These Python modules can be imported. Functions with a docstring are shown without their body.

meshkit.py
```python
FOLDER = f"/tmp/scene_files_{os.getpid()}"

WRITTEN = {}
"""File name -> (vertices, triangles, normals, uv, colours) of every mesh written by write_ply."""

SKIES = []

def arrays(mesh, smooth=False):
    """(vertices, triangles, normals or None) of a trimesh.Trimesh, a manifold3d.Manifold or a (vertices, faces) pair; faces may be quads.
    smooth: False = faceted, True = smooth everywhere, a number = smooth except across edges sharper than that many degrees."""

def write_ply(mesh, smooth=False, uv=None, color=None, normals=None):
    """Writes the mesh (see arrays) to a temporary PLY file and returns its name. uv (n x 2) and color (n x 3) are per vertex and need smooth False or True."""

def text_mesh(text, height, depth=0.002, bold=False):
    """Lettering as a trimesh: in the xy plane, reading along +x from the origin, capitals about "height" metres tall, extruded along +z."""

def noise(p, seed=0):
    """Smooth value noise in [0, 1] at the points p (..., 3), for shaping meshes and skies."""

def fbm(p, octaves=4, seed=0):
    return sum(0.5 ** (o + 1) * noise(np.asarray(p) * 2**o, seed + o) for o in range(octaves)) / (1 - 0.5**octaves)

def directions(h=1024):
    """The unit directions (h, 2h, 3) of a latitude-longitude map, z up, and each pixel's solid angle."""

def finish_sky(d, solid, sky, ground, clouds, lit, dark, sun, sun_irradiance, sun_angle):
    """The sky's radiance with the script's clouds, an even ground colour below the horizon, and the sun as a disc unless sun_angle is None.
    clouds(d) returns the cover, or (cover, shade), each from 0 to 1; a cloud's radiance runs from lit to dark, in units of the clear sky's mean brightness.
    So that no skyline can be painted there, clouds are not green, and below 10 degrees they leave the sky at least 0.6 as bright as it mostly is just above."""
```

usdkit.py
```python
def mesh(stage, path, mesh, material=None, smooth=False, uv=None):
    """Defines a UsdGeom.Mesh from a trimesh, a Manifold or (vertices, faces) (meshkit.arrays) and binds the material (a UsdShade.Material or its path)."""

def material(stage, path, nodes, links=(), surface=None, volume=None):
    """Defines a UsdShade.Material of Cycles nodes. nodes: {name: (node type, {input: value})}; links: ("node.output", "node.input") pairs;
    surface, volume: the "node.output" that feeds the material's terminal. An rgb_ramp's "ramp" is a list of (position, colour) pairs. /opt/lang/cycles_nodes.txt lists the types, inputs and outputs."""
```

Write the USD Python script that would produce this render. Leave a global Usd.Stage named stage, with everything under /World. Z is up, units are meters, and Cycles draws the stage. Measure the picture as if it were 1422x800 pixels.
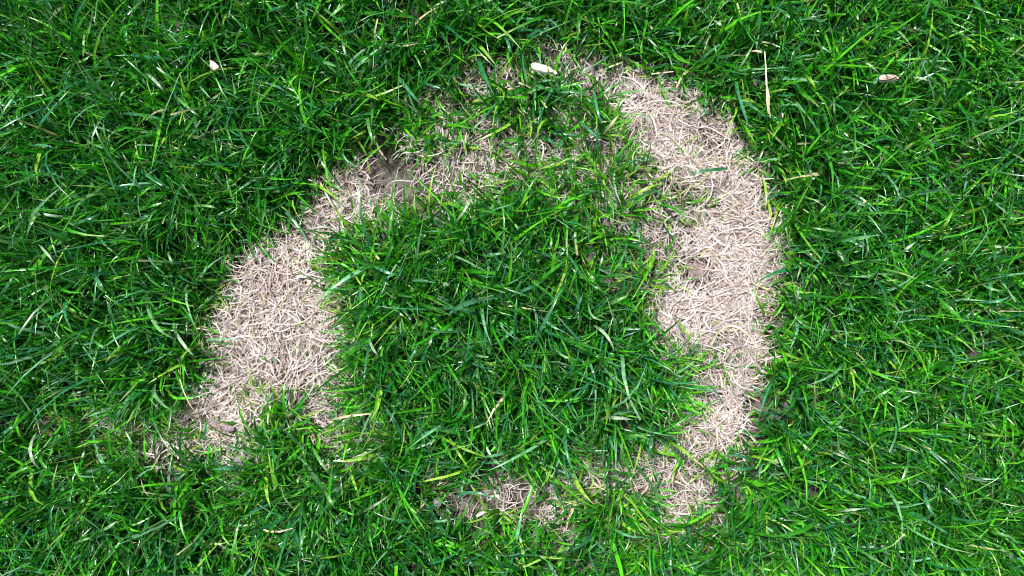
import math, numpy as np, trimesh
import usdkit, meshkit
from pxr import Usd, UsdGeom, UsdLux, UsdShade, Gf, Sdf, Vt

# ------------------------------------------------------------------ camera, sky, sun, exposure
stage = Usd.Stage.CreateInMemory()
UsdGeom.SetStageUpAxis(stage, UsdGeom.Tokens.z)
UsdGeom.SetStageMetersPerUnit(stage, 1.0)
UsdGeom.Xform.Define(stage, '/World')
UsdGeom.Scope.Define(stage, '/World/Looks')

WIDE, HIGH = 1.20, 0.98              # metres of ground across the frame; camera height above the soil
EXPOSURE = 2.0
SUN_EL, SUN_AZ = math.radians(62), math.radians(325)   # azimuth measured as atan2(x, y)
SUN_POWER, SKY_POWER, SUN_ANGLE = 0.62, 0.034, 8.0

cam = UsdGeom.Camera.Define(stage, '/World/camera')
cam.CreateHorizontalApertureAttr(36.0)
cam.CreateVerticalApertureAttr(36.0 * 800 / 1422)
cam.CreateFocalLengthAttr(36.0 * HIGH / WIDE)
cam.CreateClippingRangeAttr(Gf.Vec2f(0.01, 100.0))
cam.CreateExposureAttr(EXPOSURE)
cam.AddTranslateOp().Set(Gf.Vec3d(0, 0, HIGH))

SUN_DIR = np.array([math.cos(SUN_EL) * math.sin(SUN_AZ), math.cos(SUN_EL) * math.cos(SUN_AZ), math.sin(SUN_EL)])
usdkit.material(stage, '/World/Looks/sky', {
    'sky': ('sky_texture', {'sky_type': 'single_scattering', 'sun_disc': False, 'sun_elevation': SUN_EL, 'sun_rotation': SUN_AZ}),
    'grey': ('rgb_to_bw', {}), 'pale': ('mix_color', {'fac': 0.72}),      # thin white overcast over the blue
    'bg': ('background_shader', {'strength': SKY_POWER})},
    [('sky.color', 'grey.color'), ('sky.color', 'pale.a'), ('grey.val', 'pale.b'), ('pale.result', 'bg.color')], surface='bg.background')
dome = UsdLux.DomeLight.Define(stage, '/World/sky')
UsdShade.MaterialBindingAPI.Apply(dome.GetPrim()).Bind(UsdShade.Material.Get(stage, '/World/Looks/sky'))
sun = UsdLux.DistantLight.Define(stage, '/World/sun')
sun.CreateNormalizeAttr(True)
sun.CreateIntensityAttr(SUN_POWER)
sun.CreateAngleAttr(SUN_ANGLE)
sun.CreateColorAttr(Gf.Vec3f(1.0, 0.975, 0.94))
sun.AddTransformOp().Set(Gf.Matrix4d(Gf.Rotation(Gf.Vec3d(0, 0, 1), Gf.Vec3d(*map(float, SUN_DIR))), Gf.Vec3d(0, 0, 0)))

# ------------------------------------------------------------------ helpers
S = WIDE / 1422.0                    # metres of soil per pixel of the photograph


def at(px, py, z=0.0):
    """The point at height z seen at that place in the photograph."""
    k = S * (HIGH - z) / HIGH
    px, py, z = np.broadcast_arrays(np.asarray(px, float), py, z)
    k = np.broadcast_to(k, px.shape)
    return np.stack([(px - 711) * k, (400 - py) * k, z], -1)


def tag(prim, label=None, category=None, group=None, kind=None):
    for k, v in (('label', label), ('category', category), ('group', group), ('kind', kind)):
        if v:
            prim.SetCustomDataByKey(k, v)
    return prim


def numbered(path):
    if not stage.GetPrimAtPath(path):
        return path
    k = 1
    while stage.GetPrimAtPath(f'{path}_{k:03d}'):
        k += 1
    return f'{path}_{k:03d}'


def grid_mesh(path, V, N, C, material):
    """n strips of (rows x cols) vertices as ONE mesh, with normals and a colour per vertex."""
    n, r, c, _ = V.shape
    idx = np.arange(r * c).reshape(r, c)
    q = np.stack([idx[:-1, :-1], idx[:-1, 1:], idx[1:, 1:], idx[1:, :-1]], -1).reshape(-1, 4)
    face = np.cross(V[:, r // 2, -1] - V[:, r // 2, 0], V[:, r // 2 + 1, 1] - V[:, r // 2, 1])
    if (face * N[:, r // 2, 1]).sum() < 0:
        q = q[:, ::-1]
    F = (q[None] + (np.arange(n) * r * c)[:, None, None]).reshape(-1, 4)
    m = UsdGeom.Mesh.Define(stage, path)
    m.CreatePointsAttr(Vt.Vec3fArray.FromNumpy(V.reshape(-1, 3).astype(np.float32)))
    m.CreateFaceVertexCountsAttr(Vt.IntArray.FromNumpy(np.full(len(F), 4, np.int32)))
    m.CreateFaceVertexIndicesAttr(Vt.IntArray.FromNumpy(F.astype(np.int32).ravel()))
    m.CreateSubdivisionSchemeAttr('none')
    m.CreateDoubleSidedAttr(True)
    nn = N / np.maximum(np.linalg.norm(N, axis=-1, keepdims=True), 1e-9)
    m.CreateNormalsAttr(Vt.Vec3fArray.FromNumpy(nn.reshape(-1, 3).astype(np.float32)))
    m.SetNormalsInterpolation('vertex')
    pv = UsdGeom.PrimvarsAPI(m)
    pv.CreatePrimvar('tint', Sdf.ValueTypeNames.Color3fArray, 'vertex').Set(Vt.Vec3fArray.FromNumpy(C.reshape(-1, 3).astype(np.float32)))
    UsdShade.MaterialBindingAPI.Apply(m.GetPrim()).Bind(UsdShade.Material.Get(stage, '/World/Looks/' + material))
    return m.GetPrim()


def plain_mesh(path, mesh, material, smooth=False):
    return usdkit.mesh(stage, path, mesh, UsdShade.Material.Get(stage, '/World/Looks/' + material), smooth=smooth).GetPrim()


def smoothstep(a, b, x):
    t = np.clip((x - a) / (b - a), 0, 1)
    return t * t * (3 - 2 * t)


def fbm2(px, py, size, octaves=3, seed=0):
    p = np.stack([np.asarray(px, float) / size + 400, np.asarray(py, float) / size + 400, np.zeros(np.shape(px)) + 0.37], -1)
    return meshkit.fbm(p, octaves, seed)


def signed_distance(px, py, poly):
    """Pixels to the polygon's outline, negative inside."""
    P = np.asarray(poly, float)
    A, B = P, np.roll(P, -1, 0)
    px, py = np.asarray(px, float), np.asarray(py, float)
    d = np.full(px.shape, 1e9)
    inside = np.zeros(px.shape, bool)
    for (ax, ay), (bx, by) in zip(A, B):
        ex, ey = bx - ax, by - ay
        t = np.clip(((px - ax) * ex + (py - ay) * ey) / (ex * ex + ey * ey), 0, 1)
        d = np.minimum(d, np.hypot(px - ax - t * ex, py - ay - t * ey))
        if ay != by:
            cross = (ay > py) != (by > py)
            inside ^= cross & (px < ex * (py - ay) / ey + ax)
    return np.where(inside, -d, d)


# ------------------------------------------------------------------ materials
def blade_material(name, rough, spec, translucency, gain, blotch=0.35):
    usdkit.material(stage, '/World/Looks/' + name, {
        'tint': ('attribute', {'attribute': 'tint'}),
        'pos': ('geometry', {}),
        'n': ('noise_texture', {'scale': 160.0, 'detail': 2.0}),
        'r': ('map_range', {'from_min': 0.3, 'from_max': 0.7, 'to_min': 1 - blotch, 'to_max': 1 + blotch}),
        'v': ('vector_math', {'math_type': 'scale'}),
        'p': ('principled_bsdf', {'roughness': rough, 'specular_ior_level': spec}),
        'g': ('vector_math', {'math_type': 'multiply', 'vector2': gain}),
        't': ('translucent_bsdf', {}),
        'm': ('mix_closure', {'fac': translucency}),
    }, [('pos.position', 'n.vector'), ('n.fac', 'r.value'), ('tint.color', 'v.vector1'), ('r.result', 'v.scale'),
        ('v.vector', 'p.base_color'), ('v.vector', 'g.vector1'), ('g.vector', 't.color'),
        ('p.BSDF', 'm.closure1'), ('t.BSDF', 'm.closure2')], surface='m.closure')


blade_material('grass_blade', 0.32, 0.7, 0.31, (1.15, 1.45, 0.35))
blade_material('dry_straw', 0.6, 0.35, 0.12, (1.0, 0.9, 0.8), 0.22)

usdkit.material(stage, '/World/Looks/soil', {
    'pos': ('geometry', {}),
    'n1': ('noise_texture', {'scale': 28.0, 'detail': 6.0, 'roughness': 0.65}),
    'ramp': ('rgb_ramp', {'ramp': [(0.25, (0.045, 0.036, 0.032)), (0.45, (0.095, 0.080, 0.073)), (0.62, (0.14, 0.122, 0.113)), (0.8, (0.20, 0.178, 0.166))]}),
    'n2': ('noise_texture', {'scale': 420.0, 'detail': 5.0, 'roughness': 0.7}),
    'b': ('bump', {'strength': 0.9, 'distance': 0.0022}),
    'p': ('principled_bsdf', {'roughness': 0.92, 'specular_ior_level': 0.2})},
    [('pos.position', 'n1.vector'), ('n1.fac', 'ramp.fac'), ('ramp.color', 'p.base_color'), ('pos.position', 'n2.vector'),
     ('n2.fac', 'b.height'), ('b.normal', 'p.normal')], surface='p.BSDF')

# far lawn: beyond the modelled blades the material takes over
usdkit.material(stage, '/World/Looks/far_turf', {
    'pos': ('geometry', {}),
    'n1': ('noise_texture', {'scale': 9.0, 'detail': 8.0, 'roughness': 0.75}),
    'ramp': ('rgb_ramp', {'ramp': [(0.3, (0.02, 0.06, 0.012)), (0.55, (0.04, 0.14, 0.02)), (0.75, (0.09, 0.22, 0.03))]}),
    'n2': ('noise_texture', {'scale': 60.0, 'detail': 5.0}),
    'b': ('bump', {'strength': 0.9, 'distance': 0.02}),
    'p': ('principled_bsdf', {'roughness': 0.8})},
    [('pos.position', 'n1.vector'), ('n1.fac', 'ramp.fac'), ('ramp.color', 'p.base_color'), ('pos.position', 'n2.vector'),
     ('n2.fac', 'b.height'), ('b.normal', 'p.normal')], surface='p.BSDF')


def simple_material(name, stops, scale, bump, rough=0.75, stretch=(1, 1, 1)):
    usdkit.material(stage, '/World/Looks/' + name, {
        'tc': ('texture_coordinate', {}), 'map': ('mapping', {'scale': stretch}),
        'n': ('noise_texture', {'scale': scale, 'detail': 5.0, 'roughness': 0.65}),
        'ramp': ('rgb_ramp', {'ramp': stops}),
        'b': ('bump', {'strength': 0.6, 'distance': bump}),
        'p': ('principled_bsdf', {'roughness': rough, 'specular_ior_level': 0.3})},
        [('tc.object', 'map.vector'), ('map.vector', 'n.vector'), ('n.fac', 'ramp.fac'), ('ramp.color', 'p.base_color'),
         ('n.fac', 'b.height'), ('b.normal', 'p.normal')], surface='p.BSDF')


simple_material('dead_leaf_white', [(0.3, (0.5, 0.43, 0.38)), (0.5, (0.78, 0.72, 0.66)), (0.7, (0.86, 0.82, 0.77))], 150, 0.0008, 0.7, (0.35, 1, 1))
simple_material('dead_leaf_tan', [(0.34, (0.18, 0.10, 0.075)), (0.48, (0.46, 0.33, 0.275)), (0.66, (0.66, 0.55, 0.49))], 260, 0.0008, 0.7, (0.25, 1, 1))
simple_material('dead_leaf_pink', [(0.3, (0.62, 0.34, 0.20)), (0.5, (0.78, 0.60, 0.48)), (0.7, (0.86, 0.78, 0.70))], 120, 0.0006)
simple_material('dry_stalk', [(0.3, (0.36, 0.26, 0.17)), (0.5, (0.54, 0.45, 0.34)), (0.7, (0.64, 0.57, 0.47))], 200, 0.0004, 0.6, (1, 0.1, 1))
simple_material('mauve_crumb', [(0.3, (0.06, 0.045, 0.055)), (0.5, (0.17, 0.13, 0.155)), (0.7, (0.34, 0.29, 0.33))], 260, 0.001, 0.9)
simple_material('clod_soil', [(0.3, (0.085, 0.06, 0.055)), (0.5, (0.16, 0.125, 0.12)), (0.72, (0.25, 0.20, 0.19))], 220, 0.0012, 0.95)

# ------------------------------------------------------------------ the map of the ring (pixels of the photograph, on the soil)
LEFT_ARC = [(487, 240), (500, 226), (520, 214), (545, 208), (570, 214), (588, 226), (588, 252), (574, 270), (548, 284), (528, 290), (522, 300), (503, 306),
            (480, 316), (455, 336), (444, 358), (448, 384), (462, 405), (474, 436), (470, 480), (462, 512), (440, 524), (418, 528), (400, 532), (380, 538), (366, 552), (356, 575),
            (352, 610), (344, 640), (324, 640), (308, 616), (292, 592), (284, 560), (290, 530), (302, 502), (300, 472), (312, 440), (326, 415), (338, 388), (352, 360), (372, 344), (396, 336),
            (414, 316), (428, 298), (446, 284), (456, 264), (470, 250)]
RIGHT_ARC = [(866, 112), (884, 106), (905, 118), (930, 126), (944, 142), (972, 160), (998, 172), (1022, 192), (1030, 218), (1038, 244), (1054, 280), (1070, 312),
             (1066, 350), (1056, 385), (1052, 415), (1042, 446), (1046, 478), (1044, 505), (1044, 540), (1032, 572), (1014, 598), (990, 612), (966, 616), (946, 606),
             (948, 588), (960, 566), (966, 544), (990, 528), (1016, 518), (1012, 496), (970, 486), (940, 478), (926, 462), (914, 440), (918, 415), (938, 400), (952, 380), (966, 350), (962, 322),
             (982, 300), (988, 280), (968, 262), (944, 244), (920, 230), (905, 210), (886, 190), (872, 168), (862, 140)]
# worn places where straw and thin shoots mix: centre, radii, strength of the wear
WORN = [(975, 506, 50, 18, .62), (655, 114, 30, 30, .85), (680, 98, 40, 20, .8), (712, 90, 26, 16, .6), (752, 86, 40, 20, .95), (800, 90, 46, 22, .97), (845, 104, 34, 20, .9), (870, 125, 30, 20, .7), (640, 236, 62, 32, .8), (668, 212, 50, 30, .55), (600, 250, 40, 26, .75), (655, 275, 46, 22, .6),
        (640, 186, 56, 24, .55), (570, 178, 56, 22, .45), (886, 344, 24, 34, .85), (910, 300, 46, 40, .66), (930, 340, 34, 50, .66), (835, 245, 74, 54, .55), (745, 220, 76, 46, .56), (700, 165, 50, 30, .42), (800, 160, 40, 40, .3), (800, 300, 40, 20, .3),
        (455, 556, 50, 34, .97), (450, 590, 36, 26, .85), (505, 592, 46, 34, .7), (478, 640, 40, 26, .45), (430, 585, 36, 22, .5), (335, 655, 30, 40, .7), (320, 690, 20, 20, .4), (370, 560, 40, 20, .35),
        (190, 580, 70, 24, .8), (215, 618, 80, 26, .76), (150, 577, 34, 18, .8), (268, 600, 40, 30, .6), (310, 680, 18, 26, .4), (345, 750, 24, 20, .45), (372, 728, 30, 20, .3),
        (612, 664, 18, 14, .7), (655, 684, 44, 28, .95), (742, 690, 42, 37, .97), (786, 672, 46, 27, .97), (838, 654, 30, 27, .95), (890, 636, 44, 28, .97), (905, 650, 34, 26, .6),
        (945, 656, 42, 34, .95), (956, 700, 42, 30, .97), (985, 690, 20, 18, .8), (940, 725, 18, 14, .75), (900, 738, 60, 12, .45), (975, 750, 20, 14, .5), (858, 780, 26, 14, .6), (760, 720, 30, 16, .3),
        (252, 38, 26, 12, .75), (225, 34, 14, 10, .5), (205, 80, 14, 10, .35), (1300, 360, 22, 12, .4), (1292, 300, 26, 14, .35), (1290, 420, 18, 10, .3), (565, 10, 20, 12, .4), (590, 140, 30, 16, .5),
        (1078, 365, 20, 60, .5), (1055, 260, 24, 40, .4), (1010, 640, 26, 20, .5), (1052, 470, 16, 40, .5), (605, 160, 24, 16, .4), (720, 85, 22, 14, .5), (440, 300, 20, 20, .3), (935, 108, 30, 12, .5)]
# bare soil showing: centre, radii, depth in metres, how much straw it keeps away
BARE = [(536, 236, 30, 42, .005, 1.0), (562, 252, 37, 34, .004, 1.0), (969, 380, 24, 25, .003, 1.0), (645, 676, 34, 19, .007, .95), (652, 695, 32, 18, .007, .95), (728, 690, 20, 27, .008, .95),
        (978, 196, 15, 20, .010, .9), (990, 210, 18, 12, .008, .8), (990, 552, 16, 14, .006, .75), (985, 532, 18, 10, .006, .5), (1056, 560, 24, 27, .010, .95), (845, 655, 16, 12, .008, .7),
        (996, 690, 12, 10, .007, .9), (950, 86, 9, 10, .010, .9), (402, 486, 8, 6, .006, .8), (1008, 466, 20, 8, .006, .7), (936, 150, 12, 12, .005, .6), (990, 262, 10, 8, .008, .8), (1042, 560, 14, 10, .01, .8), (950, 615, 14, 10, .005, .4), (880, 355, 10, 16, .006, .4), (505, 208, 14, 12, .01, .5)]
# green shoots standing inside the straw: centre, radii, strength
SHOOTS = [(990, 503, 50, 17, .85), (952, 498, 26, 14, .8), (905, 165, 20, 20, .2), (930, 215, 34, 16, .3), (880, 205, 22, 26, .35), (348, 490, 30, 7, .55), (372, 545, 46, 14, .4), (445, 268, 24, 12, .2),
          (492, 300, 30, 10, .35), (515, 262, 16, 16, .35), (400, 330, 18, 10, .15), (548, 268, 22, 10, .3), (1040, 205, 14, 20, .4), (1062, 330, 16, 20, .3), (1050, 420, 12, 20, .35), (1005, 625, 34, 10, .4), (424, 470, 10, 20, .15), (350, 560, 20, 16, .4)]
# thin, short, yellowish regrowth: centre, radii, strength
YOUNG = [(760, 215, 170, 85, .85), (860, 320, 80, 70, .8), (610, 170, 90, 45, .85), (680, 110, 60, 50, .7), (530, 300, 50, 30, .6), (480, 600, 80, 60, .8), (200, 600, 120, 50, .8), (340, 720, 60, 50, .5),
         (720, 686, 170, 52, .85), (900, 664, 120, 56, .85), (900, 735, 90, 30, .5), (980, 505, 60, 40, 1.), (1075, 340, 34, 130, .6), (990, 640, 60, 40, .6), (1010, 170, 60, 40, .4), (330, 560, 60, 60, .5), (450, 300, 40, 30, .5)]
RING_LINE = [(300, 570), (340, 440), (420, 330), (500, 250), (590, 190), (650, 110), (780, 88), (900, 130), (1005, 230), (1040, 350), (1010, 480), (1000, 600), (950, 690), (860, 650), (750, 690), (640, 690), (480, 640), (390, 590)]


def fields(px, py):
    """(straw, worn, bare, green, height factor, yellowness) at pixels of the photograph."""
    wob = (fbm2(px, py, 38, 3, 3) - 0.5) * 50 + (fbm2(px, py, 20, 2, 5) - 0.5) * 26 + (fbm2(px, py, 9, 2, 8) - 0.5) * 14
    wx, wy = px + (fbm2(px, py, 26, 2, 11) - .5) * 30, py + (fbm2(px, py, 26, 2, 12) - .5) * 30
    d = np.minimum(signed_distance(px, py, LEFT_ARC), signed_distance(px, py, RIGHT_ARC)) + wob * .75
    straw = smoothstep(24, -20, d)
    young = .9 * np.exp(-(d / 26) ** 2)
    for cx, cy, rx, ry, s in YOUNG:
        young = np.maximum(young, s * np.exp(-1.1 * (((wx - cx) / rx) ** 2 + ((wy - cy) / ry) ** 2) ** 1.4))
    worn = np.zeros(np.shape(px))
    for cx, cy, rx, ry, s in WORN:
        q = ((wx - cx) / rx) ** 2 + ((wy - cy) / ry) ** 2
        worn = 1 - (1 - worn) * (1 - s * np.exp(-0.9 * q ** 1.5))
    bare = np.zeros(np.shape(px))
    for cx, cy, rx, ry, dep, s in BARE:
        q = ((px + wob * .12 - cx) / rx) ** 2 + ((py + wob * .12 - cy) / ry) ** 2
        bare = np.maximum(bare, s * smoothstep(1.35, .6, q))
    shoots = np.zeros(np.shape(px))
    for cx, cy, rx, ry, s in SHOOTS:
        shoots = np.maximum(shoots, s * np.exp(-(((wx - cx) / rx) ** 2 + ((wy - cy) / ry) ** 2)))
    patchy = smoothstep(.30, .62, fbm2(px, py, 14, 3, 21))
    green = (1 - straw) * (1 - np.clip(worn * (0.45 + .70 * patchy), 0, .90)) + straw * (shoots * .8 + .02 + .75 * smoothstep(.50, .72, fbm2(px, py, 13, 2, 23)) * smoothstep(-46, -4, d) + .10 * smoothstep(.58, .8, fbm2(px, py, 17, 2, 25)))
    green = green * (1 - .93 * bare)
    dmin = np.maximum(d + 4, 0)
    inner = smoothstep(20, -30, signed_distance(px, py, RING_LINE))
    tall = smoothstep(0, 38 + 30 * inner, dmin) * (1 - .68 * np.clip(np.maximum(worn * 1.1, young * .8), 0, 1))
    return straw, worn, bare, np.clip(green, 0, 1), tall, inner


# ------------------------------------------------------------------ soil
def soil_height(px, py):
    z = (fbm2(px, py, 60, 3, 31) - .5) * .010 + (fbm2(px, py, 11, 3, 33) - .5) * .0055 + (fbm2(px, py, 4.5, 2, 35) - .5) * .0022
    for cx, cy, rx, ry, dep, s in BARE:
        q = ((px - cx) / rx) ** 2 + ((py - cy) / ry) ** 2
        z = z - dep * np.exp(-q ** 1.3)
    return z - .003


nx, ny = 720, 490
gx, gy = np.meshgrid(np.linspace(-260, 1682, nx), np.linspace(1060, -260, ny), indexing='ij')
gz = soil_height(gx, gy)
GV = np.stack([(gx - 711) * S, (400 - gy) * S, gz], -1)
edge = np.minimum.reduce([gx + 260, 1682 - gx, gy + 260, 1060 - gy])
GV[..., 2] = np.where(edge < 1, -.012, GV[..., 2])
ii = np.arange(nx * ny).reshape(nx, ny)
GF = np.stack([ii[:-1, :-1], ii[1:, :-1], ii[1:, 1:], ii[:-1, 1:]], -1).reshape(-1, 4)
tag(plain_mesh('/World/ground', (GV.reshape(-1, 3), GF), 'soil', True), kind='structure')
far = trimesh.creation.annulus(r_min=0.05, r_max=1, height=.01)
R = 60.0
x0, x1, y0, y1 = -971 * S, 971 * S, -660 * S, 660 * S
V = np.array([(x0, y0, -.012), (x1, y0, -.012), (x1, y1, -.012), (x0, y1, -.012), (-R, -R, -.02), (R, -R, -.02), (R, R, -.02), (-R, R, -.02)], float)
Fq = np.array([(4, 5, 1, 0), (5, 6, 2, 1), (6, 7, 3, 2), (7, 4, 0, 3)])
tag(plain_mesh('/World/terrain', (V, Fq), 'far_turf'), kind='structure')

# ------------------------------------------------------------------ blades and straws
def unit(v):
    return v / np.maximum(np.linalg.norm(v, axis=-1, keepdims=True), 1e-9)


def blade_strips(root, az, tilt, curl, bend, length, width, roll, twist, fold, seg=5, blunt=None):
    n = len(az)
    t = np.linspace(0, 1, seg + 1)[None]
    th = np.clip(tilt[:, None] + curl[:, None] * t ** 1.3, 0, 2.15)
    ph = az[:, None] + bend[:, None] * t
    T = np.stack([np.sin(th) * np.cos(ph), np.sin(th) * np.sin(ph), np.cos(th)], -1)
    step = (T[:, 1:] + T[:, :-1]) * .5 * (length / seg)[:, None, None]
    c = root[:, None] + np.concatenate([np.zeros((n, 1, 3)), np.cumsum(step, 1)], 1)
    side = np.stack([-np.sin(ph), np.cos(ph), 0 * ph], -1)
    up = np.stack([-np.cos(th) * np.cos(ph), -np.cos(th) * np.sin(ph), np.sin(th)], -1)
    psi = (roll[:, None] + twist[:, None] * t)[..., None]
    s2, n2 = np.cos(psi) * side + np.sin(psi) * up, -np.sin(psi) * side + np.cos(psi) * up
    prof = np.minimum(1, .55 + 1.7 * t) * np.clip(1 - t ** 3.2, 0, 1) ** .85
    tip = .05 if blunt is None else np.where(blunt, .55, .05)[:, None]
    w = (width[:, None] * np.maximum(prof, tip))[..., None] * .5
    f = fold[:, None, None]
    V = np.stack([c - s2 * w + n2 * w * f, c, c + s2 * w + n2 * w * f], 2)
    N = np.stack([n2 + s2 * f * .8, n2, n2 - s2 * f * .8], 2)
    return V, N


def blade_colours(base, tip_mix, root_mix, tip_col, root_col, seg=5):
    t = np.linspace(0, 1, seg + 1)[None, :, None]
    C = base[:, None] * np.ones_like(t)
    a = (root_mix[:, None, None] * np.clip(1 - t * 2.6, 0, 1))
    C = C * (1 - a) + root_col * a
    b = (tip_mix[:, None, None] * np.clip((t - .72) / .28, 0, 1))
    C = C * (1 - b) + tip_col * b
    C = np.repeat(C[:, :, None], 3, 2).copy()
    C[:, :, 1] *= 1.12
    return C


DEEP, MID, BRIGHT = np.array((.010, .112, .010)), np.array((.022, .205, .008)), np.array((.068, .35, .008))
TEAL, LIME, STRAW, SKY_SHEEN = np.array((.018, .145, .055)), np.array((.18, .35, .03)), np.array((.60, .54, .34)), np.array((.11, .29, .15))  # last colour paints the pale bluish sky sheen onto some blades


def pick(rng, n, weights):
    pal = np.stack([DEEP, MID, BRIGHT, TEAL, LIME, STRAW, SKY_SHEEN])
    w = np.asarray(weights, float)
    w = np.cumsum(w / w.sum(1, keepdims=True), 1)
    k = (rng.random(n)[:, None] > w).sum(1)
    return pal[np.clip(k, 0, 6)] * rng.uniform(.8, 1.25, (n, 1)) * rng.uniform(.9, 1.1, (n, 3))


def grow(rng, n_tufts, x_range, y_range, per, accept, mapped=True):
    """Blades of many tufts; returns strips and colours and each blade's pixel position."""
    px, py = rng.uniform(*x_range, n_tufts), rng.uniform(*y_range, n_tufts)
    if mapped:
        straw, worn, bare, green, tall, inner = fields(px, py)
    else:
        green, tall, worn, inner, straw = np.ones(n_tufts), np.ones(n_tufts), np.zeros(n_tufts), np.zeros(n_tufts), np.zeros(n_tufts)
    keep = rng.random(n_tufts) < green * accept
    px, py, tall, worn, inner, straw = (a[keep] for a in (px, py, tall, worn, inner, straw))
    k = rng.integers(per[0], per[1] + 1, len(px))
    rep = lambda a: np.repeat(a, k)
    n = k.sum()
    lean = rep((fbm2(px, py, 70, 2, 51) * 2.2 + fbm2(px, py, 17, 1, 53) * 1.1) * 2 * math.pi + rng.normal(0, .7, len(px)))
    vigour = rep(rng.uniform(.75, 1.2, len(px)) * (.85 + .4 * (fbm2(px, py, 90, 2, 57))))
    hue = rep(fbm2(px, py, 45, 2, 61) + rng.normal(0, .12, len(px)) + (np.interp(px, [100, 480, 1000, 1400], [-.27, -.09, .0, .08]) if mapped else 0)  # light falloff painted into blade tone: darker left, lighter right
              + .05 * inner - (.22 * np.exp(-((px - 830) / 140) ** 2 - ((py - 510) / 110) ** 2) if mapped else 0))
    vigour = vigour * rep(np.interp(px, [100, 420], [1.18, 1.0]) if mapped else np.ones(len(px)))
    vigour = vigour * rep(1 + .16 * inner)
    px, py, tall, worn, inner, straw = map(rep, (px, py, tall, worn, inner, straw))
    bx, by = px + rng.normal(0, 4.2, n), py + rng.normal(0, 4.2, n)
    z = soil_height(bx, by) if mapped else np.zeros(n)
    root = np.stack([(bx - 711) * S, (400 - by) * S, z - .002], -1)
    az = np.where(rng.random(n) < .74, lean + rng.normal(0, .6, n), rng.uniform(0, 2 * math.pi, n))
    H = (.40 + .60 * tall) * vigour
    length = np.clip(rng.gamma(7, .0073, n), .018, .11) * H
    width = np.clip(rng.normal(.0030, .0009, n), .0012, .0056) * (.62 + .38 * tall)
    broad = rng.random(n) < .09
    width = np.where(broad, width * 1.35, width)
    tilt = np.abs(rng.normal(.10, .26, n)) + .12 * (1 - tall)
    curl = np.abs(rng.normal(.95, .75, n))
    young = np.clip((1 - tall) * 1.1, 0, 1)
    hot = np.clip((hue - .35) * 1.6, 0, 1)
    W = np.stack([.50 - .26 * hot - .38 * young, .42 - .1 * young, .10 + .50 * hot + .30 * young, .17 - .13 * young + .05 * inner * (1 - young), .012 + .06 * hot + .42 * young, 
                  0.0004 + .02 * young + .04 * np.clip(worn, 0, 1), .085 - .02 * young + (np.interp(px, [150, 450], [.05, 0]) + .07 * np.exp(-((px - 780) / 170) ** 2 - ((py - 500) / 120) ** 2) if mapped else 0)], 1)  # last weight: more blades with painted sheen on the left and mid island
    base = pick(rng, n, np.clip(W, .004, None))
    V, N = blade_strips(root, az, tilt, curl, rng.normal(0, .75, n), length, width, rng.normal(0, .55, n), rng.normal(0, 1.0, n), rng.uniform(.15, .6, n), blunt=rng.random(n) < .12)
    C = blade_colours(base, np.where(rng.random(n) < .07 + .25 * young, rng.uniform(.3, 1, n), rng.uniform(0, .12, n)), rng.uniform(.1, .6, n), np.array((.50, .44, .26)), np.array((.24, .27, .10)))
    return V, N, C, px, py, tall, inner, straw


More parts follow.
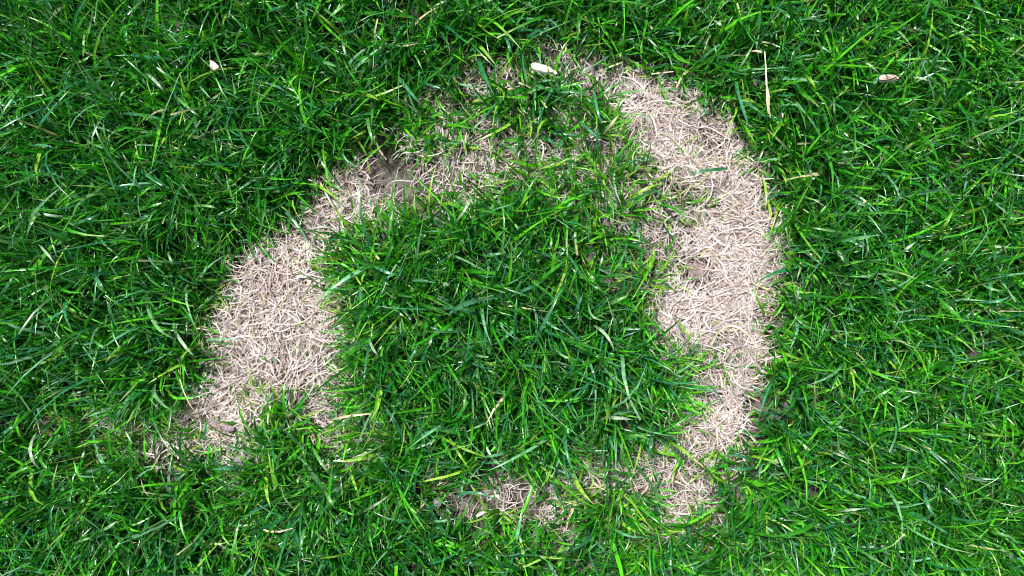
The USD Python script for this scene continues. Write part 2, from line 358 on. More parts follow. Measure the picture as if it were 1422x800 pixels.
rng = np.random.default_rng(7)
V, N, C, bpx, bpy, btall, binner, bstraw = grow(rng, 15500, (-150, 1572), (-150, 950), (5, 9), 1.0)
is_shoot = bstraw > .55
is_island = (~is_shoot) & (binner > .5)
is_lawn = ~is_shoot & ~is_island
tag(UsdGeom.Xform.Define(stage, '/World/lawn_grass').GetPrim(),
    'dense dark green lawn grass all around the outside of the straw ring', 'grass', kind='stuff')
tag(grid_mesh('/World/lawn_grass/turf', V[is_lawn], N[is_lawn], C[is_lawn], 'grass_blade'), kind='stuff')
tag(UsdGeom.Xform.Define(stage, '/World/island_grass').GetPrim(),
    'green grass island enclosed in the middle of the dead straw ring', 'grass', kind='stuff')
tag(grid_mesh('/World/island_grass/turf', V[is_island], N[is_island], C[is_island], 'grass_blade'), kind='stuff')
tag(grid_mesh('/World/sprouting_grass', V[is_shoot], N[is_shoot], C[is_shoot], 'grass_blade'),
    'thin scattered green shoots coming up through the dead straw', 'grass', kind='stuff')


def straw_strips(rng, px, py, z, length, width, turn, grain, flat=.15, seg=6):
    n = len(px)
    t = np.linspace(0, 1, seg + 1)[None]
    a = (grain + np.where(rng.random(n) < .6, rng.normal(0, .6, n), rng.uniform(0, 6.28, n)))[:, None] + turn[:, None] * (t - .5) + (rng.normal(0, .5, n))[:, None] * np.sin(t * 6.28 + rng.uniform(0, 6.28, (n, 1)))
    pitch = rng.normal(0, flat, n)[:, None] + rng.normal(0, .25, n)[:, None] * (t - .5) * 2
    T = np.stack([np.cos(a) * np.cos(pitch), np.sin(a) * np.cos(pitch), np.sin(pitch)], -1)
    step = (T[:, 1:] + T[:, :-1]) * .5 * (length / seg)[:, None, None]
    c = np.concatenate([np.zeros((n, 1, 3)), np.cumsum(step, 1)], 1)
    c = c - c.mean(1, keepdims=True)
    c = c + np.stack([(px - 711) * S, (400 - py) * S, z], -1)[:, None]
    side = np.stack([-np.sin(a), np.cos(a), 0 * a], -1)
    psi = (rng.normal(0, .5, n)[:, None] + rng.normal(0, .6, n)[:, None] * t)[..., None]
    up = np.cross(T, side)
    up = np.where(up[..., 2:] < 0, -up, up)
    s2, n2 = unit(np.cos(psi) * side + np.sin(psi) * up), unit(-np.sin(psi) * side + np.cos(psi) * up)
    w = (width[:, None] * np.maximum(np.minimum(1, .5 + 2.5 * t) * np.clip(1 - t ** 4, 0, 1), .18))[..., None] * .5
    V = np.stack([c - s2 * w - n2 * w * .55, c, c + s2 * w - n2 * w * .55], 2)
    N = np.stack([n2 - s2 * .8, n2, n2 + s2 * .8], 2)
    return V, N


def lay_straw(rng, n, x_range, y_range, prob, lift, pale=1.0, seg=6):
    px, py = rng.uniform(*x_range, n), rng.uniform(*y_range, n)
    f = fields(px, py)
    k = rng.random(n) < prob(f)
    px, py = px[k], py[k]
    m = len(px)
    grain = (fbm2(px, py, 30, 2, 71) * 2 + fbm2(px, py, 12, 1, 73)) * 2 * math.pi
    shade = fbm2(px, py, 34, 3, 75)[:, None]
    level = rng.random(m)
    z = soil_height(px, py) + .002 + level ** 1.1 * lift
    length = np.clip(rng.gamma(6, .0065, m), .010, .085)
    width = np.clip(rng.normal(.00104, .00034, m) * np.where(rng.random(m) < .06, 1.9, 1), .0006, .0032)
    length = np.where(f[0][k] < .3, np.minimum(length, .042), length)
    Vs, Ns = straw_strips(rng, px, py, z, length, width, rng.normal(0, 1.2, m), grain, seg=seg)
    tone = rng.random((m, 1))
    col = np.where(tone < .46, np.array((.535, .465, .45)), np.where(tone < .76, np.array((.46, .395, .385)), np.where(tone < .88, np.array((.29, .215, .185)), np.where(tone < .96, np.array((.34, .30, .27)), np.array((.36, .33, .16))))))
    col = col * rng.uniform(.72, 1.22, (m, 1)) * (.76 + .48 * shade) * pale
    gap_shade = np.clip((.68 - level) / .40, 0, 1)[:, None] * .88          # shade of the gaps painted in: lower strands go dark brown
    col = col * (1 - gap_shade) + np.array((.12, .09, .078)) * gap_shade
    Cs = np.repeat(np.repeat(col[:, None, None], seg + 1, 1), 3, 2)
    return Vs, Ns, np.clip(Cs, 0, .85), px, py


def straw_object(name, label, chunks):
    Vs, Ns, Cs = (np.concatenate([c[i] for c in chunks]) for i in range(3))
    tag(grid_mesh('/World/' + name, Vs, Ns, Cs, 'dry_straw'), label, 'dead grass', kind='stuff')


full = lambda f: f[0] * np.maximum((1 - f[2]) ** 1.6, .012)
mixed = lambda f: np.clip(f[1] * (1 - f[0]) * 1.4, 0, 1) * (1 - .9 * f[2]) + .007 * (1 - f[0])
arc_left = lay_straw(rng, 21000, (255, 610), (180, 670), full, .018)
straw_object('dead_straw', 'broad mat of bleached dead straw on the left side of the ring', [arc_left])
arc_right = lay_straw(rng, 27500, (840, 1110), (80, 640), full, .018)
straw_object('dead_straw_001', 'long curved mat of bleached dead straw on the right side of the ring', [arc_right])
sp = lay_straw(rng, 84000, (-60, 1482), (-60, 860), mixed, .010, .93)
up_ = (sp[4] < 330) & (binner[0] > -1)
low = ~up_
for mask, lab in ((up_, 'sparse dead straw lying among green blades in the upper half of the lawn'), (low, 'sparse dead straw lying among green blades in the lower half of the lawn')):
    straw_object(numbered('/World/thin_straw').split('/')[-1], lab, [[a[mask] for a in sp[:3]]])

# crumbs of soil on the bare places
m = 4200
px, py = rng.uniform(240, 1110, m), rng.uniform(60, 760, m)
f = fields(px, py)
k = rng.random(m) < np.clip(f[2] * 1.2 + f[0] * .08, 0, 1)
px, py = px[k], py[k]
ico = trimesh.creation.icosahedron()
cv = []
cf = []
for j, (x, y) in enumerate(zip(px, py)):
    s = min(rng.gamma(2.2, .0007), .005)
    v = ico.vertices * s * rng.uniform(.6, 1.3, (12, 1)) + np.array([(x - 711) * S, (400 - y) * S, float(soil_height(np.array([x]), np.array([y]))[0]) + s * .3])
    cv.append(v)
    cf.append(ico.faces + 12 * j)
tag(plain_mesh('/World/soil_crumbs', (np.concatenate(cv), np.concatenate(cf)), 'clod_soil'), 'small grey brown soil crumbs scattered on bare earth', 'soil', kind='stuff')

# ------------------------------------------------------------------ single blades that stand out from the lawn
TONES = {'white': (.31, .43, .29), 'pale': (.13, .32, .10), 'teal': (.05, .21, .105), 'green': (.045, .22, .02), 'lime': (.17, .38, .035), 'straw': (.62, .53, .36), 'grey': (.20, .28, .20)}  # white and pale paint the sky glint onto these blades


def traced(points, width, tone, rng, roll=0.0, z=None):
    """One blade through three places of the photograph, at its true height over the soil."""
    (ax, ay), (bx, by), (cx, cy) = points
    z0, z1, z2 = z or (.030, .064, .058)
    A, M, B = at(ax, ay, z0), at(bx, by, z1), at(cx, cy, z2)
    Q = 2 * M - .5 * (A + B)
    seg = 10
    t = np.linspace(0, 1, seg + 1)[:, None]
    c = (1 - t) ** 2 * A + 2 * t * (1 - t) * Q + t ** 2 * B
    # the hidden foot of the blade, down to the soil
    T = unit(2 * (1 - t) * (Q - A) + 2 * t * (B - Q))
    side = unit(np.cross(T, np.array([0, 0, 1.0])))
    up = unit(np.cross(side, T))
    psi = roll + rng.normal(0, .15) + rng.normal(0, .25) * (t - .5)
    s2, n2 = np.cos(psi) * side + np.sin(psi) * up, -np.sin(psi) * side + np.cos(psi) * up
    foot = A + np.array([rng.normal(0, .004), rng.normal(0, .004), 0]) - T[0] * np.array([1, 1, 0]) * .008
    foot[2] = -.002
    c = np.concatenate([[foot], c]); s2 = np.concatenate([s2[:1], s2]); n2 = np.concatenate([n2[:1], n2])
    tt = np.linspace(0, 1, seg + 2)[:, None]
    w = width * .5 * np.maximum(np.minimum(1, .5 + 2 * tt) * np.clip(1 - tt ** 3.4, 0, 1) ** .8, .07)
    fo = rng.uniform(.12, .4)
    V = np.stack([c - s2 * w + n2 * w * fo, c, c + s2 * w + n2 * w * fo], 1)
    N = np.stack([n2 + s2 * fo, n2, n2 - s2 * fo], 1)
    col = np.array(TONES[tone]) * rng.uniform(.9, 1.1)
    g = np.array(TONES['green'])
    a = np.clip(1 - tt * 2.2, 0, 1) * (.8 if tone in ('white', 'pale', 'grey') else .15)
    C = np.repeat((col * (1 - a) + g * a)[:, None], 3, 1)
    C[:, 1] *= .9
    return V, N, C


# three points, width (m), tone, label (none: one of the many blades of the lawn)
SINGLES = [
    (((202, 102), (216, 113), (230, 130)), .0040, 'white', 'short stout whitish blade slanting through dark grass below the upper left straw speck'),
    (((245, 135), (262, 150), (281, 165)), .0034, 'pale', 'pale slanting grass blade just below and left of the pinkish leaf fragment'),
    (((115, 97), (116, 70), (117, 44)), .0032, 'pale', 'straight pale blade standing upright in the upper left lawn'),
    (((100, 87), (115, 84), (127, 75)), .0032, 'pale', None),
    (((35, 204), (60, 202), (80, 208)), .0036, 'teal', None),
    (((167, 157), (200, 160), (230, 167)), .0040, 'teal', 'long bluish blade lying level in the lawn under a stubby white blade'),
    (((163, 140), (168, 132), (172, 126)), .0042, 'white', 'stubby bright white blade tip, shortest of the white blades at upper left'),
    (((0, 93), (20, 84), (38, 80)), .0040, 'teal', None),
    (((165, 271), (122, 272), (100, 303)), .0044, 'pale', 'broad pale blade arching over like a hook in the left lawn'),
    (((97, 311), (115, 307), (138, 297)), .0042, 'teal', None),
    (((60, 293), (46, 305), (37, 330)), .0044, 'pale', 'broad whitish curved blade bending down near the left edge'),
    (((53, 337), (63, 350), (81, 371)), .0030, 'white', 'narrow white blade running diagonally left of the broad green lawn tufts'),
    (((206, 340), (203, 318), (213, 296)), .0034, 'pale', None),
    (((128, 379), (137, 392), (146, 406)), .0046, 'teal', None),
    (((204, 422), (217, 452), (243, 471)), .0046, 'pale', 'long bright bent blade left of the left straw mat, tip pointing at a paler twin'),
    (((242, 457), (254, 477), (271, 496)), .0044, 'white', 'bright white tipped blade nearest the left edge of the left straw mat'),
    (((27, 397), (29, 414), (29, 431)), .0038, 'pale', None),
    (((58, 448), (78, 438), (97, 425)), .0036, 'teal', None),
    (((130, 472), (140, 480), (151, 484)), .0040, 'pale', None),
    (((0, 460), (5, 470), (12, 477)), .0036, 'white', None),
    (((0, 410), (11, 396), (20, 380)), .0040, 'teal', None),
    (((233, 350), (236, 358), (240, 368)), .0042, 'white', None),
    (((268, 286), (286, 286), (303, 290)), .0034, 'pale', None),
    (((107, 500), (106, 516), (107, 533)), .0038, 'pale', None),
    (((53, 598), (42, 626), (54, 651)), .0042, 'white', 'bright white blade curved like a bracket in the lower left lawn'),
    (((0, 607), (10, 598), (21, 589)), .0042, 'teal', None),
    (((0, 678), (20, 658), (53, 645)), .0040, 'green', None),
    (((140, 738), (152, 731), (164, 722)), .0036, 'white', 'small bright white blade pointing up and right in the lower left lawn'),
    (((100, 757), (115, 750), (131, 746)), .0034, 'pale', None),
    (((145, 781), (158, 764), (172, 746)), .0038, 'pale', None),
    (((281, 610), (285, 598), (288, 585)), .0040, 'teal', None),
    (((345, 650), (320, 650), (294, 652)), .0056, 'teal', 'broad bluish blade lying level just below the lower mauve lump'),
    (((321, 782), (326, 752), (333, 722)), .0036, 'pale', 'long straight pale blade rising below the left straw mat, near the bottom edge'),
    (((434, 620), (444, 639), (457, 659)), .0044, 'pale', 'upper of two parallel pale blades slanting down below the lower left tuft'),
    (((449, 679), (457, 692), (465, 707)), .0046, 'pale', 'lower of two parallel pale blades slanting down below the lower left tuft'),
    (((502, 711), (521, 701), (541, 687)), .0038, 'white', 'bright whitish blade pointing up and right between bottom edge and straw patches'),
    (((427, 727), (420, 748), (416, 774)), .0040, 'pale', 'pale curved blade standing near bottom edge, left of centre'),
    (((464, 582), (490, 577), (524, 574)), .0030, 'straw', 'long thin yellowish blade lying over worn straw at lower left of island'),
    (((610, 605), (642, 622), (679, 636)), .0036, 'lime', 'bright yellow green blade with white tip slanting along bottom of green island'),
    (((647, 534), (646, 552), (643, 571)), .0036, 'pale', None),
    (((622, 604), (636, 628), (653, 654)), .0034, 'lime', None),
    (((632, 690), (660, 684), (692, 697)), .0034, 'teal', 'teal blade arching across the bare dark soil below the green island'),
    (((545, 606), (516, 626), (480, 641)), .0030, 'pale', None),
    (((785, 594), (787, 628), (800, 662)), .0040, 'teal', 'long bluish blade hanging down from the island onto lower middle straw'),
    (((830, 581), (855, 580), (880, 583)), .0046, 'white', 'thick white blade lying level at the lower right of the green island'),
    (((866, 608), (884, 605), (905, 611)), .0036, 'pale', 'pale arched blade just above the straw patch at lower right of island'),
    (((931, 615), (952, 628), (970, 648)), .0040, 'lime', 'pale lime blade crossing the straw at the lower end of the right mat'),
    (((904, 600), (904, 616), (900, 634)), .0044, 'teal', None),
    (((1049, 642), (1030, 634), (1008, 631)), .0036, 'teal', None),
    (((1053, 648), (1030, 651), (1006, 650)), .0038, 'teal', None),
    (((782, 773), (786, 764), (793, 757)), .0046, 'pale', None),
    (((1200, 562), (1222, 549), (1241, 537)), .0036, 'pale', None),
    (((1148, 624), (1165, 631), (1183, 639)), .0034, 'white', 'narrow white blade slanting down in the lower right lawn'),
    (((1155, 711), (1180, 708), (1204, 706)), .0034, 'white', 'white green blade lying level in the lower right lawn'),
    (((1326, 654), (1352, 665), (1378, 669)), .0030, 'grey', 'long thin greyish blade curving along near the right edge, lower half'),
    (((1379, 568), (1384, 556), (1387, 543)), .0056, 'teal', None),
    (((1347, 599), (1372, 603), (1399, 606)), .0036, 'lime', None),
    (((1192, 637), (1208, 622), (1223, 607)), .0038, 'lime', None),
    (((1282, 674), (1288, 700), (1303, 722)), .0042, 'teal', None),
    (((1369, 732), (1388, 741), (1409, 747)), .0036, 'pale', None),
    (((1299, 331), (1312, 312), (1324, 291)), .0048, 'lime', 'broad yellow green blade pointing up and right above faint straw specks'),
    (((1244, 356), (1258, 346), (1272, 336)), .0040, 'white', 'whitish blade pointing up and right of the right straw mat'),
    (((1294, 408), (1318, 428), (1347, 453)), .0050, 'green', 'largest broad green blade in the right lawn, slanting down right'),
    (((1157, 344), (1166, 353), (1173, 366)), .0042, 'white', None),
    (((1175, 324), (1150, 320), (1126, 316)), .0034, 'pale', None),
    (((1106, 430), (1107, 415), (1109, 398)), .0036, 'grey', None),
    (((1351, 418), (1380, 419), (1403, 411)), .0036, 'teal', None),
    (((1356, 389), (1374, 400), (1395, 404)), .0036, 'pale', None),
    (((1229, 288), (1242, 281), (1254, 265)), .0050, 'teal', None),
    (((1190, 83), (1206, 90), (1221, 102)), .0050, 'white', 'broad white blade ending against the top left of the brown wood chip'),
    (((1202, 131), (1212, 118), (1222, 103)), .0052, 'teal', 'broad bluish blade ending against the left end of the brown wood chip'),
    (((1257, 107), (1275, 108), (1295, 114)), .0040, 'white', 'white blade lying level just right of the brown wood chip'),
    (((1113, 101), (1125, 111), (1134, 126)), .0052, 'lime', None),
    (((1391, 203), (1399, 190), (1400, 166)), .0040, 'pale', None),
    (((1158, 134), (1158, 148), (1159, 162)), .0032, 'pale', None),
    (((1333, 56), (1347, 63), (1360, 75)), .0030, 'lime', None),
    (((1276, 198), (1280, 182), (1270, 165)), .0034, 'lime', None),
    (((804, 169), (818, 181), (831, 196)), .0046, 'teal', None),
    (((839, 185), (849, 172), (860, 159)), .0034, 'straw', None),
    (((1020, 113), (1030, 148), (1042, 181)), .0048, 'teal', 'long broad teal blade slanting down outside the upper right bend of ring'),
    (((1018, 103), (1034, 84), (1047, 59)), .0032, 'pale', None),
    (((988, 26), (997, 32), (1005, 38)), .0036, 'white', None),
    (((762, 233), (778, 226), (796, 217)), .0032, 'lime', None),
    (((1010, 234), (982, 237), (954, 241)), .0042, 'teal', 'bluish blade lying across the right straw mat in its upper part'),
    (((825, 126), (829, 150), (836, 174)), .0036, 'teal', None),
    (((712, 408), (646, 422), (622, 442)), .0060, 'teal', 'broadest teal blade, bent down at its end, in the middle of island'),
    (((608, 427), (632, 429), (657, 431)), .0038, 'teal', None),
    (((612, 394), (618, 395), (626, 395)), .0052, 'white', 'small flat blade piece with a painted white glint in the upper middle of island'),
    (((513, 468), (517, 482), (527, 496)), .0040, 'white', None),
    (((590, 485), (596, 478), (600, 468)), .0040, 'white', None),
    (((512, 363), (532, 376), (558, 384)), .0042, 'teal', None),
    (((558, 513), (571, 496), (580, 478)), .0036, 'teal', None),
    (((442, 393), (430, 386), (416, 379)), .0038, 'grey', None),
    (((655, 272), (648, 287), (635, 307)), .0034, 'white', None),
    (((694, 360), (700, 322), (697, 286)), .0028, 'pale', None),
    (((538, 332), (542, 312), (546, 288)), .0034, 'pale', None),
    (((824, 452), (842, 466), (853, 488)), .0040, 'white', 'bright white bent blade in the right part of the green island'),
    (((819, 413), (822, 438), (848, 445)), .0030, 'pale', 'pale blade curled like a fish hook in the right part of island'),
    (((806, 379), (824, 396), (848, 411)), .0034, 'green', None),
    (((843, 423), (858, 417), (873, 410)), .0046, 'pale', None),
    (((794, 443), (802, 426), (810, 406)), .0044, 'teal', None),
    (((738, 482), (760, 440), (781, 398)), .0044, 'teal', 'longest straight teal blade slanting up in middle of the green island'),
    (((768, 479), (782, 494), (804, 499)), .0034, 'pale', None),
    (((711, 507), (740, 508), (768, 514)), .0036, 'teal', None),
    (((815, 496), (822, 512), (828, 532)), .0036, 'teal', None),
    (((712, 410), (732, 401), (757, 389)), .0042, 'teal', None),
    (((1062, 436), (1053, 418), (1046, 398)), .0034, 'lime', 'yellow green blade curving over the outer edge of the right straw mat'),
    (((941, 446), (950, 458), (960, 471)), .0036, 'lime', None),
    (((987, 477), (1020, 453), (1059, 493)), .0024, 'straw', 'thin pale blade arching in a bow over right straw and grass edge'),
    (((484, 2), (471, 12), (457, 24)), .0042, 'pale', 'bright pale blade slanting at the top edge, left of centre'),
    (((444, 88), (457, 88), (474, 97)), .0040, 'pale', None),
    (((553, 106), (569, 127), (588, 149)), .0042, 'teal', None),
    (((510, 160), (513, 181), (520, 202)), .0038, 'pale', 'pale blade hanging down to the bare soil hollow at the upper left'),
    (((700, 45), (706, 60), (711, 77)), .0042, 'teal', None),
    (((426, 2), (425, 16), (422, 30)), .0042, 'teal', None),
    (((475, 53), (478, 68), (481, 81)), .0034, 'white', None),
]
for pts, wd, tone, lab in SINGLES:
    Vb, Nb, Cb = traced(pts, wd * .88, tone, rng, roll=rng.normal(0, .2))
    home = 'island_grass' if signed_distance(np.array([pts[1][0]]), np.array([pts[1][1]]), RING_LINE)[0] < 0 else 'lawn_grass'
    tag(grid_mesh(numbered(f'/World/{home}/grass_blade'), Vb[None], Nb[None], Cb[None], 'grass_blade'), lab)

# ------------------------------------------------------------------ tufts lying over the straw
def tuft(name, px, py, n, spread, reach, aim, cone, label, young=.3, seed=0):
    r = np.random.default_rng(100 + seed)
    bx, by = px + r.normal(0, spread[0], n), py + r.normal(0, spread[1], n)
    root = np.stack([(bx - 711) * S, (400 - by) * S, soil_height(bx, by) - .001], -1)
    az = aim + r.normal(0, cone, n)
    W = np.tile(np.array([[.25 - .1 * young, .45, .25 + .2 * young, .14, .04 + .2 * young, .02, .05]]), (n, 1))
    V, N = blade_strips(root, az, np.abs(r.normal(.35, .25, n)), np.abs(r.normal(1.0, .4, n)), r.normal(0, .35, n), r.uniform(.55, 1.1, n) * reach, np.clip(r.normal(.003, .0007, n), .0015, .005),
                        r.normal(0, .4, n), r.normal(0, .6, n), r.uniform(.15, .5, n))
    C = blade_colours(pick(r, n, np.clip(W, .004, None)), r.uniform(0, .3, n), r.uniform(.1, .5, n), np.array((.5, .44, .26)), np.array((.24, .27, .10)))
    tag(grid_mesh(numbered('/World/grass_tuft'), V, N, C, 'grass_blade'), label, 'grass tuft')


tuft('t', 372, 625, 130, (24, 16), .055, math.pi / 2, 2.0, 'dense green tuft growing just below the left straw mat', .2, 1)
tuft('t', 496, 372, 60, (14, 26), .055, math.pi, 1.4, 'green tuft of island edge leaning left over the left straw mat', .3, 2)
tuft('t', 955, 500, 46, (16, 7), .034, 1.2, 1.6, 'short yellow green tuft in the lower part of right straw mat', .7, 3)
tuft('t', 998, 498, 34, (15, 6), .030, 1.5, 1.6, 'small sparse tuft beside another tuft, nearer the outer edge of right mat', .8, 4)
tuft('t', 344, 490, 20, (14, 4), .030, .3, .9, 'tiny flat green tuft lying within the left straw mat', .4, 5)
tuft('t', 925, 545, 70, (14, 22), .060, .3, .9, 'green tuft of island leaning right toward the lower right straw', .2, 6)
tuft('t', 520, 314, 40, (18, 7), .045, 2.2, 1.2, 'green tuft directly below the bare soil hollow', .5, 7)
tuft('t', 590, 205, 50, (22, 8), .040, 1.5, 1.5, 'yellowish green tuft right above the bare soil hollow', .7, 8)

# ------------------------------------------------------------------ loose things lying on the lawn
def sheet(path, outline_l, outline_r, z_of, thick, material, nu=18, nv=9):
    """A thin solid leaf between two long edges (arrays of photograph points), arched by z_of(u, v)."""
    u = np.linspace(0, 1, nu)
    L = np.stack([np.interp(u, np.linspace(0, 1, len(outline_l)), np.array(outline_l, float)[:, i]) for i in (0, 1)], -1)
    Rr = np.stack([np.interp(u, np.linspace(0, 1, len(outline_r)), np.array(outline_r, float)[:, i]) for i in (0, 1)], -1)
    v = np.linspace(0, 1, nv)
    P = L[:, None] * (1 - v)[None, :, None] + Rr[:, None] * v[None, :, None]
    U, VV = np.meshgrid(u, v, indexing='ij')
    Z = z_of(U, VV)
    top = at(P[..., 0], P[..., 1], Z)
    top[..., 2] += (meshkit.fbm(top * 220 + 50, 3, 5) - .5) * .0022
    bot = top - np.array([0, 0, thick])
    n = nu * nv
    g = np.arange(n).reshape(nu, nv)
    q = np.stack([g[:-1, :-1], g[:-1, 1:], g[1:, 1:], g[1:, :-1]], -1).reshape(-1, 4)
    ring = np.concatenate([g[:, 0], g[-1, 1:], g[-2::-1, -1], g[0, -2:0:-1]])
    rim = np.stack([ring, np.roll(ring, -1), np.roll(ring, -1) + n, ring + n], -1)
    faces = np.concatenate([q, q[:, ::-1] + n, rim])
    return plain_mesh(path, (np.concatenate([top.reshape(-1, 3), bot.reshape(-1, 3)]), faces), material, 50)


arch = lambda z0, h: (lambda u, v: z0 + h * np.sin(np.clip(v, 0, 1) * math.pi) ** .8)
# whitish curled leaf at the top of the ring: three crumpled pieces of one rolled leaf, and its stub
o = UsdGeom.Xform.Define(stage, '/World/dead_leaf').GetPrim()
tag(o, 'curled whitish dead leaf lying across the straw at top of the ring', 'leaf')
sheet('/World/dead_leaf/leaf_half', [(738, 89), (742, 87), (748, 88), (753, 90)], [(738, 96), (741, 99), (746, 100), (750, 101)], arch(.034, .006), .0008, 'dead_leaf_white')
sheet('/World/dead_leaf/leaf_half_001', [(752, 89.5), (759, 91), (765, 94), (768, 97)], [(750, 101), (756, 103), (762, 103), (767, 102)], arch(.033, .006), .0008, 'dead_leaf_white')
sheet('/World/dead_leaf/leaf_tip', [(768, 97), (771, 98), (773, 100), (774, 102)], [(766, 103), (769, 104), (771, 105), (774, 103)], arch(.030, .004), .0008, 'dead_leaf_white')
# brown chip at the right
o = UsdGeom.Xform.Define(stage, '/World/wood_chip').GetPrim()
tag(o, 'reddish brown dry wood chip lying level in the upper right lawn', 'wood chip')
sheet('/World/wood_chip/chip_body', [(1220, 108), (1224, 104), (1232, 103.5), (1242, 104), (1248, 108)], [(1220, 111), (1224, 114.5), (1232, 114), (1241, 113.5), (1248, 110)], arch(.053, .0035), .003, 'dead_leaf_tan')
sheet('/World/wood_chip/splinter', [(1223, 110.5), (1232, 110), (1241, 107.5), (1246, 105.5)], [(1223, 111.3), (1232, 110.8), (1241, 108.4), (1246, 106)], arch(.0575, .0012), .001, 'dead_leaf_tan', 12, 4)
sheet('/World/dead_leaf_001', [(292, 84), (296, 85), (300, 88), (304, 92)], [(291.5, 93), (294, 96), (298, 98.5), (303, 96)], arch(.056, .003), .0008, 'dead_leaf_pink', 14, 8)
tag(stage.GetPrimAtPath('/World/dead_leaf_001'), 'small pinkish tan leaf fragment lying in the upper left lawn', 'leaf')


def tube(points, radii, sides=7):
    P = np.asarray(points, float)
    T = unit(np.gradient(P, axis=0))
    a = unit(np.cross(T, np.array([0.31, .2, .93])))
    b = np.cross(T, a)
    an = np.linspace(0, 2 * math.pi, sides, endpoint=False)
    r = np.asarray(radii, float)[:, None, None]
    V = P[:, None] + r * (np.cos(an)[None, :, None] * a[:, None] + np.sin(an)[None, :, None] * b[:, None])
    n = len(P)
    i, j = np.meshgrid(np.arange(n - 1), np.arange(sides), indexing='ij')
    q = np.stack([i * sides + j, i * sides + (j + 1) % sides, (i + 1) * sides + (j + 1) % sides, (i + 1) * sides + j], -1).reshape(-1, 4)
    V = np.concatenate([V.reshape(-1, 3), P[:1], P[-1:]])
    tri = np.concatenate([np.concatenate([q[:, [0, 1, 2]], q[:, [0, 2, 3]]]),
                          [[n * sides, (k + 1) % sides, k] for k in range(sides)], [[n * sides + 1, (n - 1) * sides + k, (n - 1) * sides + (k + 1) % sides] for k in range(sides)]])
    return V, tri


def stalk(path, pts, z, r0, r1):
    pts = np.array(pts, float)
    t = np.linspace(0, 1, 16)
    s = np.linspace(0, 1, len(pts))
    P = at(np.interp(t, s, pts[:, 0]), np.interp(t, s, pts[:, 1]), np.interp(t, s, z))
    plain_mesh(path, tube(P, np.interp(t, [0, .1, 1], [r0 * .5, r0, r1]) * (1 + .15 * np.sin(t * 23))), 'dry_stalk', 60)


o = UsdGeom.Xform.Define(stage, '/World/dry_stalk').GetPrim()
tag(o, 'long upright dry straw stalk with frayed lower end, upper right of the ring', 'straw stalk')
stalk('/World/dry_stalk/stem', [(1062, 71), (1063.5, 95), (1064.5, 118), (1066, 128)], [.066, .068, .066, .062], .0007, .0013)
stalk('/World/dry_stalk/fibre', [(1065, 124), (1065, 142), (1067, 158)], [.068, .066, .060], .0011, .0006)
stalk('/World/dry_stalk/fibre_001', [(1066, 124), (1068, 134), (1068, 146), (1069, 153)], [.067, .064, .060, .056], .0010, .0005)
stalk('/World/dry_stalk/fibre_002', [(1065.5, 128), (1066.5, 146), (1070, 163)], [.066, .062, .054], .0008, .0006)
stalk(numbered('/World/straw_stalk'), [(1042, 71.5), (1050, 71), (1057, 72.5)], [.060, .063, .062], .0006, .0016)
tag(stage.GetPrimAtPath('/World/straw_stalk'), 'short level bit of dry straw beside the top of the long upright stalk', 'straw stalk')
stalk(numbered('/World/straw_stalk'), [(904, 103), (918, 101.5), (935, 99.5)], [.030, .034, .030], .0009, .0007)
tag(stage.GetPrimAtPath('/World/straw_stalk_001'), 'level pale straw lying along top edge of the right straw mat', 'straw stalk')


def clod(path, px, py, z, size, material, seed, rough=.35, freq=9.0):
    m = trimesh.creation.icosphere(subdivisions=4)
    v = m.vertices
    k = 1 + rough * (meshkit.fbm(v * 1.6 + seed, 3, seed) - .5) * 2 + rough * .6 * (meshkit.fbm(v * freq * .5 + 9 + seed, 3, seed + 1) - .5)
    v = v * k[:, None] * np.asarray(size)
    c = at(px, py, z)
    return plain_mesh(path, (v + c, m.faces), material, True)


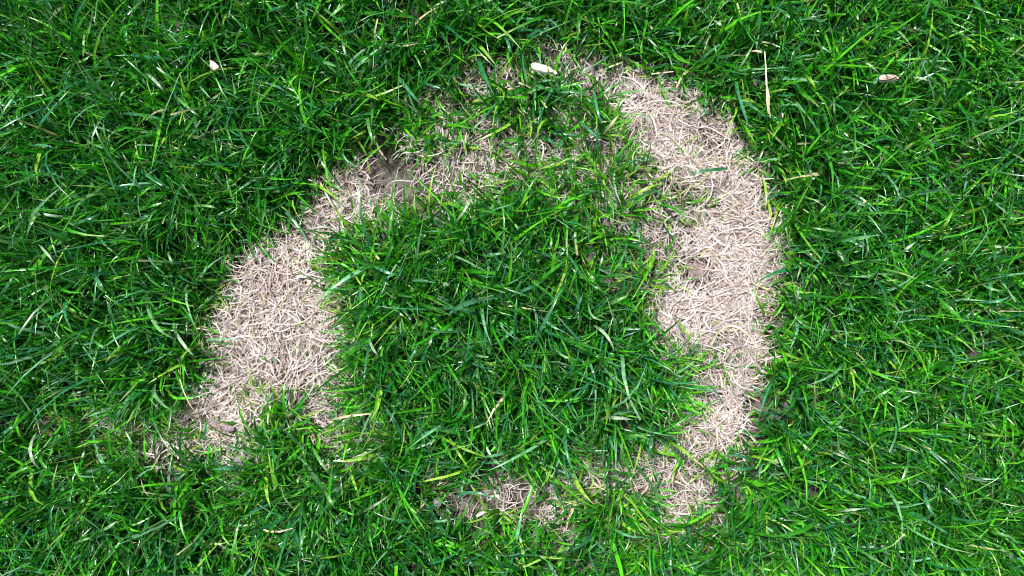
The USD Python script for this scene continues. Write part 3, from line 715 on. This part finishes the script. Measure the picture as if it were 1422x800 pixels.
tag(clod('/World/soil_lump', 318.5, 595, .018, (.0062, .0042, .004), 'mauve_crumb', 3, .6, 16), 'pale mauve lump of crumbly soil, upper of two at the lower left straw', 'soil lump')
tag(clod('/World/soil_lump_001', 335, 639, .024, (.0062, .0062, .005), 'mauve_crumb', 6, .7, 20), 'rounder dark mauve lump of crumbly soil, lower of two by left straw', 'soil lump')
tag(clod('/World/soil_lump_002', 970, 378, .004, (.0130, .0135, .008), 'clod_soil', 11, .35, 10), 'bare brown earth lump half buried in the right straw mat', 'soil lump')
tag(clod('/World/soil_lump_003', 608, 698, .012, (.0045, .0060, .004), 'mauve_crumb', 15, .6, 16), 'small greyish lump left of the bare soil below the green island', 'soil lump')

# ------------------------------------------------------------------ the lawn goes on beyond the frame
pi = UsdGeom.PointInstancer.Define(stage, '/World/surrounding_lawn')
tag(pi.GetPrim(), 'more dark green lawn grass continuing beyond the edges of the picture', 'grass', kind='stuff')
r = np.random.default_rng(77)
TILE = 0.30
protos = []
for k in range(3):
    half = TILE / S / 2
    V2, N2, C2, *_ = grow(r, 560, (711 - half, 711 + half), (400 - half, 400 + half), (5, 8), 1.0, mapped=False)
    p = grid_mesh(f'/World/surrounding_lawn/turf_piece{"" if k == 0 else "_%03d" % k}', V2, N2, C2, 'grass_blade')
    protos.append(p.GetPath())
pos, idx, quat = [], [], []
bx, by = (711 + 150) * S, (400 + 150) * S
for X in np.arange(-3.0, 3.01, TILE):
    for Y in np.arange(-2.7, 2.71, TILE):
        if abs(X) > bx + TILE / 2 - .02 or abs(Y) > by + TILE / 2 - .02:
            pos.append((X - (math.copysign(.025, X) if abs(abs(X) - .9) < .01 else 0) + r.normal(0, .01), Y + r.normal(0, .01), -.012))
            idx.append(int(r.integers(0, 3)))
            a = float(r.integers(0, 4)) * math.pi / 4
            quat.append(Gf.Quath(math.cos(a), 0, 0, math.sin(a)))
pi.CreatePrototypesRel().SetTargets(protos)
pi.CreatePositionsAttr(Vt.Vec3fArray([Gf.Vec3f(*map(float, p)) for p in pos]))
pi.CreateProtoIndicesAttr(Vt.IntArray(idx))
pi.CreateOrientationsAttr(Vt.QuathArray(quat))
